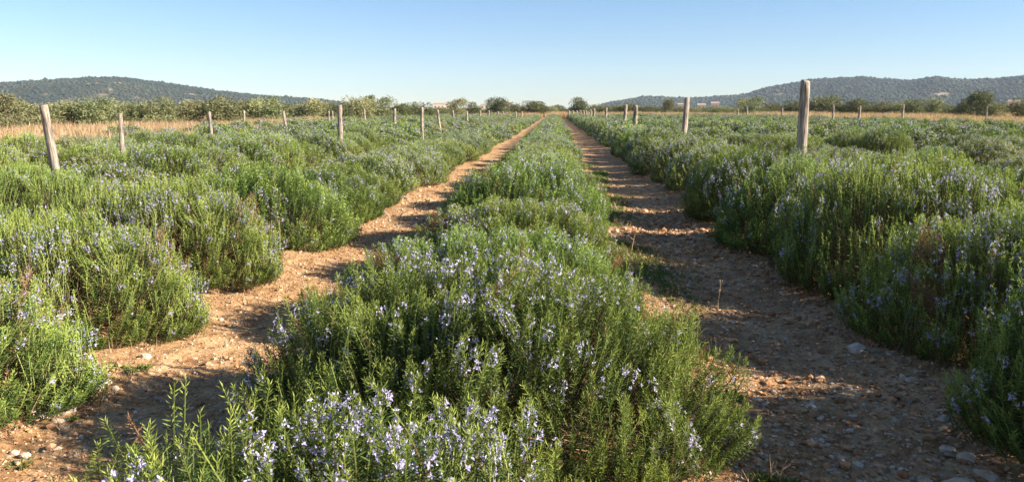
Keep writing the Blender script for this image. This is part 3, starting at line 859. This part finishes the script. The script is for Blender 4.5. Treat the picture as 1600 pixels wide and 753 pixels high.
# ------------------------------------------------------------------ trees
def crown_mesh(seed, n, mat, leaf=.13, clumps=16, low=.12, w=.5, skirt=True):
    """unit crown: height 1, half width w"""
    rng = np.random.default_rng(seed); acc = Acc()
    cz = rng.uniform(low, .86, clumps); a = rng.uniform(0, 6.28, clumps)
    prof = np.sqrt(np.clip(1 - ((cz - .48) / .56) ** 2, .05, 1))
    r = w * prof * rng.uniform(.25, .85, clumps)
    Cc = np.stack([r * np.cos(a), r * np.sin(a), cz], 1); Cr = rng.uniform(.13, .24, clumps) * (w / .5) ** .5; ct = rng.normal(.45, .18, clumps)
    j = rng.integers(0, clumps, n); dv = norm(rng.normal(0, 1, (n, 3)))
    P = Cc[j] + dv * (Cr[j] * rng.uniform(.55, 1.08, n))[:, None] * np.array([1.15, 1.15, .9])
    P[:, 2] = np.abs(P[:, 2])
    D = norm(dv + rng.normal(0, .7, (n, 3)) + (0, 0, .3))
    kites(acc, P, D, leaf * rng.uniform(.6, 1.3, n), leaf * .38, np.clip(ct[j] + rng.normal(0, .2, n), 0, 1), .1, rng)
    return acc.mesh("crown", mat)
def trunk_mesh(seed, top=.6, r=.035):
    rng = np.random.default_rng(seed); acc = Acc(); p = np.zeros(3)
    q = np.array([rng.uniform(-.04, .04), rng.uniform(-.04, .04), top * .5]); e = q + (rng.uniform(-.05, .05), 0, top * .5)
    tubes(acc, p[None], q[None], e[None], r, r * .4, 0, 0, 8)
    for k in range(6):
        a = rng.uniform(0, 6.28); L = rng.uniform(.2, .38); s_ = p + (q - p) * rng.uniform(.4, 1)
        d_ = np.array([math.cos(a), math.sin(a), rng.uniform(.5, 1.2)]); m = s_ + d_ * L * .5; m[2] -= .02
        tubes(acc, s_[None], m[None], (s_ + d_ * L)[None], r * .45, r * .12, 0, 0, 5)
    return acc.mesh("trunk", M_TRUNK, True)
CR_O = [crown_mesh(1000 + k, 4200, M_OLIVE, leaf=.075, clumps=30, low=.04, w=.55) for k in range(5)]
CR_D = [crown_mesh(1100 + k, 4200, M_DARKTREE, leaf=.07, clumps=30, low=.08, w=.52) for k in range(4)]
CR_T = [crown_mesh(1200, 1800, M_DARKTREE, leaf=.07, clumps=14, low=.25, w=.22)]
TM = [trunk_mesh(1300 + k) for k in range(4)]
def tree(px, top, wpx, D, kind, lab, group, seed, base=0):
    if px < 700: D *= .90
    x, y = at_dist(px, D)
    T = (CAM_H + (171 - top) / FPX * D) * (.94 if px < 700 else .93); W = wpx * 1.3 / FPX * D
    cm = {'o': CR_O, 'd': CR_D, 't': CR_T}[kind]; cm = cm[seed % len(cm)]
    rnd = random.Random(seed)
    root = link({'o': "olive_tree", 'd': "evergreen_tree", 't': "slender_tree"}[kind], None, loc=(x, y, float(gz(x, y)) - .05), label=lab, category="tree", group=group)
    root.rotation_euler = (0, 0, rnd.uniform(0, 6.28))
    cw = {'o': 1.3, 'd': 1.24, 't': .60}[kind]
    root.scale = (W / cw, W / cw, T)
    link("trunk", TM[seed % 4], parent=root); link("crown", cm, parent=root)
GT = "olive trees and shrubs lining the field's far edge"
TL = [(-40, 146, 60, 52, 'o'), (0, 146, 56, 52, 'o'), (48, 155, 56, 54, 'o'), (92, 157, 50, 56, 'o'), (143, 150, 66, 56, 'o'), (192, 163, 40, 60, 'o'), (215, 158, 40, 60, 'o'), (246, 149, 58, 60, 'o'), (290, 154, 52, 62, 'o'),
      (338, 148, 62, 62, 'o'), (380, 154, 44, 66, 'o'), (418, 149, 58, 66, 'o'), (455, 160, 36, 72, 'o'), (484, 152, 54, 70, 'o'), (524, 157, 44, 76, 'd'), (560, 149, 50, 78, 'o'), (594, 148, 50, 80, 'o'), (625, 157, 40, 88, 'd'), (655, 157, 46, 96, 'd'),
      (580, 143, 14, 90, 't'), (572, 145, 10, 88, 't'),
      (714, 151, 34, 118, 'o'), (738, 157, 26, 122, 'd'), (777, 148, 34, 124, 'd'), (806, 158, 26, 130, 'o'), (836, 154, 40, 132, 'd'), (857, 163, 26, 138, 'o'), (872, 161, 20, 140, 'o'), (905, 148, 34, 140, 'd'), (934, 161, 30, 150, 'o'),
      (958, 163, 30, 150, 'd'), (984, 158, 34, 150, 'd'), (1012, 163, 30, 150, 'o'), (1044, 151, 18, 150, 'd'), (1068, 164, 30, 145, 'o'), (1125, 166, 34, 140, 'o'), (1175, 150, 44, 130, 'o'), (1205, 158, 30, 132, 'd'),
      (1240, 155, 34, 126, 'd'), (1284, 148, 50, 120, 'o'), (1310, 160, 26, 124, 'o'), (1337, 152, 44, 118, 'd'), (1374, 156, 32, 120, 'd'), (1402, 158, 32, 118, 'o'), (1430, 153, 38, 112, 'd'), (1459, 153, 26, 116, 'o'), (1482, 162, 26, 105, 'd'),
      (1530, 141, 31, 100, 'd'), (1506, 152, 24, 104, 'd'), (1556, 158, 30, 105, 'o'), (1598, 152, 30, 100, 'd')]
LABT = {0: None, 1: "tallest olive tree at the far left edge of the photo", 4: "wide olive tree behind the thick leaning left post", 7: "rounded olive tree right of the thin second post", 9: "wide olive tree behind the third post from the left",
        13: "olive tree between the leaning post and the thickest left post", 15: "bushy olive tree under two slender dark treetops", 16: "last big olive tree of the left row, right of the slender treetops",
        19: "slender dark treetop rising above the left olive row", 20: "smaller slender treetop left of the other one", 21: "brownish tree just right of the pale far buildings", 23: "dark round-topped tree left of the path's end",
        25: "wide low dark tree just left of the path's end", 28: "dark round lone tree standing right of the path's end", 33: "narrow upright dark tree before the right hill", 36: "small bushy tree between the leaning post and the tallest post",
        39: "rounded tree directly right of the tallest post", 47: "big lone spreading tree near the right edge", 50: "dark tree cut by the right edge of the photo", 46: "low light green shrub left of the big lone right tree"}
for k, (a, t, w_, D, kd) in enumerate(TL):
    side = "left" if a < 870 else "right"
    l = LABT.get(k) or (f"{'olive green' if kd == 'o' else 'dark green'} tree merging into the {side} treeline beyond the dry grass")
    tree(a, t, w_, D, kd, l, GT, k)
# low filler shrubs behind and between
rs = random.Random(9)
for k, a in enumerate(list(range(-30, 700, 21)) + list(range(690, 1640, 24))):
    D = 66 if a < 300 else (84 if a < 560 else (118 if a < 700 else 158))
    top = rs.uniform(158, 166) if a < 560 else rs.uniform(163, 168)
    tree(a + rs.uniform(-6, 6), top, rs.uniform(34, 48) * (1.3 if a < 560 else 1), D + rs.uniform(-3, 3), 'o' if rs.random() < .6 else 'd',
         f"low shrub filling the gaps in the {'left' if a < 870 else 'right'} treeline", "low shrubs along the far treeline", 100 + k)

# ------------------------------------------------------------------ houses far off
def box(x0, x1, y0, y1, z0, z1):
    V = [(x, y, z) for z in (z0, z1) for y in (y0, y1) for x in (x0, x1)]
    Q = [[0, 1, 5, 4], [1, 3, 7, 5], [3, 2, 6, 7], [2, 0, 4, 6], [4, 5, 7, 6], [0, 2, 3, 1]]
    return np.array(V, float), np.array(Q)
def house(px, D, W, H, roof_h, lab, nwin=2):
    x, y = at_dist(px, D); root = link("farmhouse", None, loc=(x, y, 0), rot=(0, 0, math.atan2(y, x) - math.pi / 2), label=lab, category="house", group="pale houses far beyond the field")
    a = Acc(); a.add(*box(-W / 2, W / 2, 0, W * .6, 0, H)); link("wall", a.mesh("wall", M_WALL), parent=root)
    a = Acc(); e = .3; yy0, yy1 = -e, W * .6 + e; ym = W * .3
    V = np.array([(-W / 2 - e, yy0, H), (W / 2 + e, yy0, H), (W / 2 + e, yy1, H), (-W / 2 - e, yy1, H), (-W / 2 - e, ym, H + roof_h), (W / 2 + e, ym, H + roof_h)])
    V[:, 2] += .02
    a.add(V, [np.array([[0, 1, 5, 4], [2, 3, 4, 5], [0, 3, 2, 1]]), np.array([[0, 4, 3], [1, 2, 5]])]); link("roof", a.mesh("roof", M_ROOF), parent=root)
    for k in range(nwin):
        cx = (k + .5) / nwin * W - W / 2
        a = Acc(); a.add(*box(cx - .4, cx + .4, -.06, .1, H * .55, H * .55 + 1.0)); link("window", a.mesh("window", M_GLASS), parent=root)
house(686, 520, 7.0, 5.2, .8, "pale flat block among the trees left of the brownish tree", 3)
house(700, 520, 4.0, 5.0, .9, "narrow pale house right beside the flat pale block", 1)
house(792, 500, 4.5, 6.0, .8, "small pinkish house right of the dark round-topped left tree", 1)
house(757, 520, 5.0, 4.6, .7, "whitish house low between the two dark left trees", 2)
house(1096, 620, 6.0, 5.0, 1.2, "small white house with a clay roof before the right hill", 2)
house(1117, 680, 6.5, 6.8, 1.2, "pale house right of the small white one before the right hill", 2)
house(1063, 640, 4.0, 5.6, 1.0, "little pale house just left of the second thickest right post", 1)
house(1584, 520, 6.0, 5.8, 1.0, "pale house between the lone tree and the right edge", 2)

# ------------------------------------------------------------------ hills
def hill(name, prof, D0, depth, lab, seed, bare_spots, n_trees):
    pxs = np.array([p[0] for p in prof], float); hh = np.array([max(0, 164.5 - p[1]) for p in prof], float) / FPX
    nu = 380; nv = 56
    PX = np.linspace(pxs[0], pxs[-1], nu)
    Hn = np.interp(PX, pxs, hh); Hn = np.convolve(np.pad(Hn, 3, 'edge'), np.ones(7) / 7, 'valid')
    az = []
    for a in PX:
        d = ray(a, 172); az.append(math.atan2(d[0], d[1]))
    az = np.array(az)
    t = np.linspace(0, 1, nv)           # 0 front foot .. ridge .6 .. 1 back
    rad = D0 - depth * .6 + depth * t
    A, T = np.meshgrid(az, t); RR = D0 - depth * .6 + depth * T
    f = np.where(T < .6, (T / .6) ** .85, 1 - (np.maximum(T - .6, 0) / .4) ** 1.6); f = np.clip(f, 0, 1)
    X = RR * np.sin(A); Y = RR * np.cos(A)
    ridge = np.interp(A, az, Hn)
    cosf = 1.0
    Z = ridge * D0 * f + 1.0 - .5 * (1 - f) + fbm(X * .006, Y * .006, seed, 4) * 5 * np.sin(np.clip(T / .6, 0, 1) * math.pi) * np.clip(ridge * 40, 0, 1)
    Z = np.where(f <= .001, -3, Z)
    bare = np.clip(fbm(X * .008 + 9, Y * .004, seed + 5, 4) * 2.4 - 1.75, 0, 1)
    for (bx, by, bw, bh) in bare_spots:
        for i in range(nv):
            pass
    Vv = np.stack([X, Y, Z], -1).reshape(-1, 3)
    d = Vv - (0, 0, CAM_H); wv = d @ F; qx = 800 + FPX * (d @ R) / wv; qy = 376.5 - FPX * (d @ U) / wv
    bare = bare.ravel()
    for (bx, by, bw, bh) in bare_spots:
        g = np.exp(-(((qx - bx) / bw) ** 2 + ((qy - by) / bh) ** 2)) * (1 + .8 * fbm(Vv[:, 0] * .02, Vv[:, 1] * .02, 77, 3))
        g = g * (.55 + .6 * fbm(Vv[:, 0] * .035, Vv[:, 1] * .02, 79, 3)); bare = np.maximum(bare, np.clip(g * 3 - .6, 0, 1))
    i = np.arange(nv - 1)[:, None] * nu + np.arange(nu - 1)[None]
    Q = np.stack([i, i + nu, i + 1 + nu, i + 1], -1).reshape(-1, 4)[:, ::-1]
    link(name, mesh_np(name, Vv, [Q], M_HILL, {"bare": bare}, True), kind="structure", label=lab)
    # woodland
    rng = np.random.default_rng(seed + 3)
    ui = rng.uniform(0, nu - 1.01, n_trees); vi = rng.uniform(.0, nv * .72, n_trees)
    i0 = ui.astype(int); j0 = vi.astype(int); fu = ui - i0; fv = vi - j0
    def samp(G): return (G[j0, i0] * (1 - fu) * (1 - fv) + G[j0, i0 + 1] * fu * (1 - fv) + G[j0 + 1, i0] * (1 - fu) * fv + G[j0 + 1, i0 + 1] * fu * fv)
    tx, ty, tz = samp(X), samp(Y), samp(Z); tb = bare.reshape(nv, nu)[j0, i0]
    keep = rng.random(n_trees) > tb * 1.15 + .45 * np.clip(fbm(tx * .01 + 5, ty * .006, 95, 3), 0, 1)
    tx, ty, tz = tx[keep], ty[keep], tz[keep]; m = len(tx)
    v0, f0 = _ico[0]
    s = rng.uniform(1.3, 2.6, m) * np.where(rng.random(m) < .12, 1.5, 1) * D0 / 1800
    V = v0[None] * s[:, None, None] * np.array([1.35, 1.35, .8]) * (1 + rng.normal(0, .2, (m, len(v0), 1))) + np.stack([tx, ty, tz + s * .35], 1)[:, None]
    Fc = f0[None] + (np.arange(m) * len(v0))[:, None, None]
    tint = np.repeat(np.clip(rng.normal(.45, .22, m) + .45 * fbm(tx * .012, ty * .008, 91, 3), 0, 1), len(v0))
    link("hill_woodland", mesh_np("hill_woodland", V.reshape(-1, 3), [Fc.reshape(-1, 3)], M_FOREST, {"tint": tint}, True), kind="stuff", label=lab.replace("hill", "woodland on the hill", 1) if False else "dark scrubby woodland covering " + lab)
hill("hills", [(-420, 168), (-260, 150), (-120, 138), (-40, 134), (0, 131), (50, 127), (100, 124), (150, 121), (185, 120), (220, 123), (260, 127), (300, 132), (340, 137), (400, 143), (440, 145), (500, 149), (540, 153), (575, 160), (610, 168), (640, 172)],
     1750, 700, "the long low hill at the left with tan bare patches", 61, [(186, 131, 12, 4), (172, 140, 6, 2), (210, 153, 11, 3), (75, 148, 12, 3), (145, 131, 12, 2), (296, 150, 9, 3), (320, 150, 6, 2)], 12500)
hill("hills", [(890, 172), (918, 166), (930, 160), (950, 154), (980, 149), (1010, 144), (1035, 145), (1060, 147), (1090, 147), (1130, 144), (1160, 143), (1200, 131), (1240, 126), (1270, 121), (1310, 120), (1350, 119), (1400, 124), (1420, 125), (1455, 120), (1500, 125), (1550, 124), (1600, 121), (1700, 124), (1800, 132), (1950, 140), (2100, 165)],
     2100, 850, "the long wooded hill range at the right", 63, [(1325, 137, 10, 3), (1345, 144, 9, 3), (1210, 146, 14, 3), (1480, 148, 24, 3), (1590, 126, 10, 3)], 15500)

# ------------------------------------------------------------------ haze
def haze():
    m = bpy.data.materials.new("haze"); m.use_nodes = True; nt = m.node_tree; nt.nodes.clear()
    out = nt.nodes.new("ShaderNodeOutputMaterial"); v = nt.nodes.new("ShaderNodeVolumePrincipled")
    v.inputs["Color"].default_value = (.72, .84, 1.0, 1); v.inputs["Density"].default_value = .00010
    nt.links.new(v.outputs[0], out.inputs["Volume"])
    a = Acc(); a.add(*box(-3100, 3100, -3100, 3100, -6, 160))
    link("haze", a.mesh("haze", m), kind="stuff", label="thin bluish air over the plain and hills")
haze()
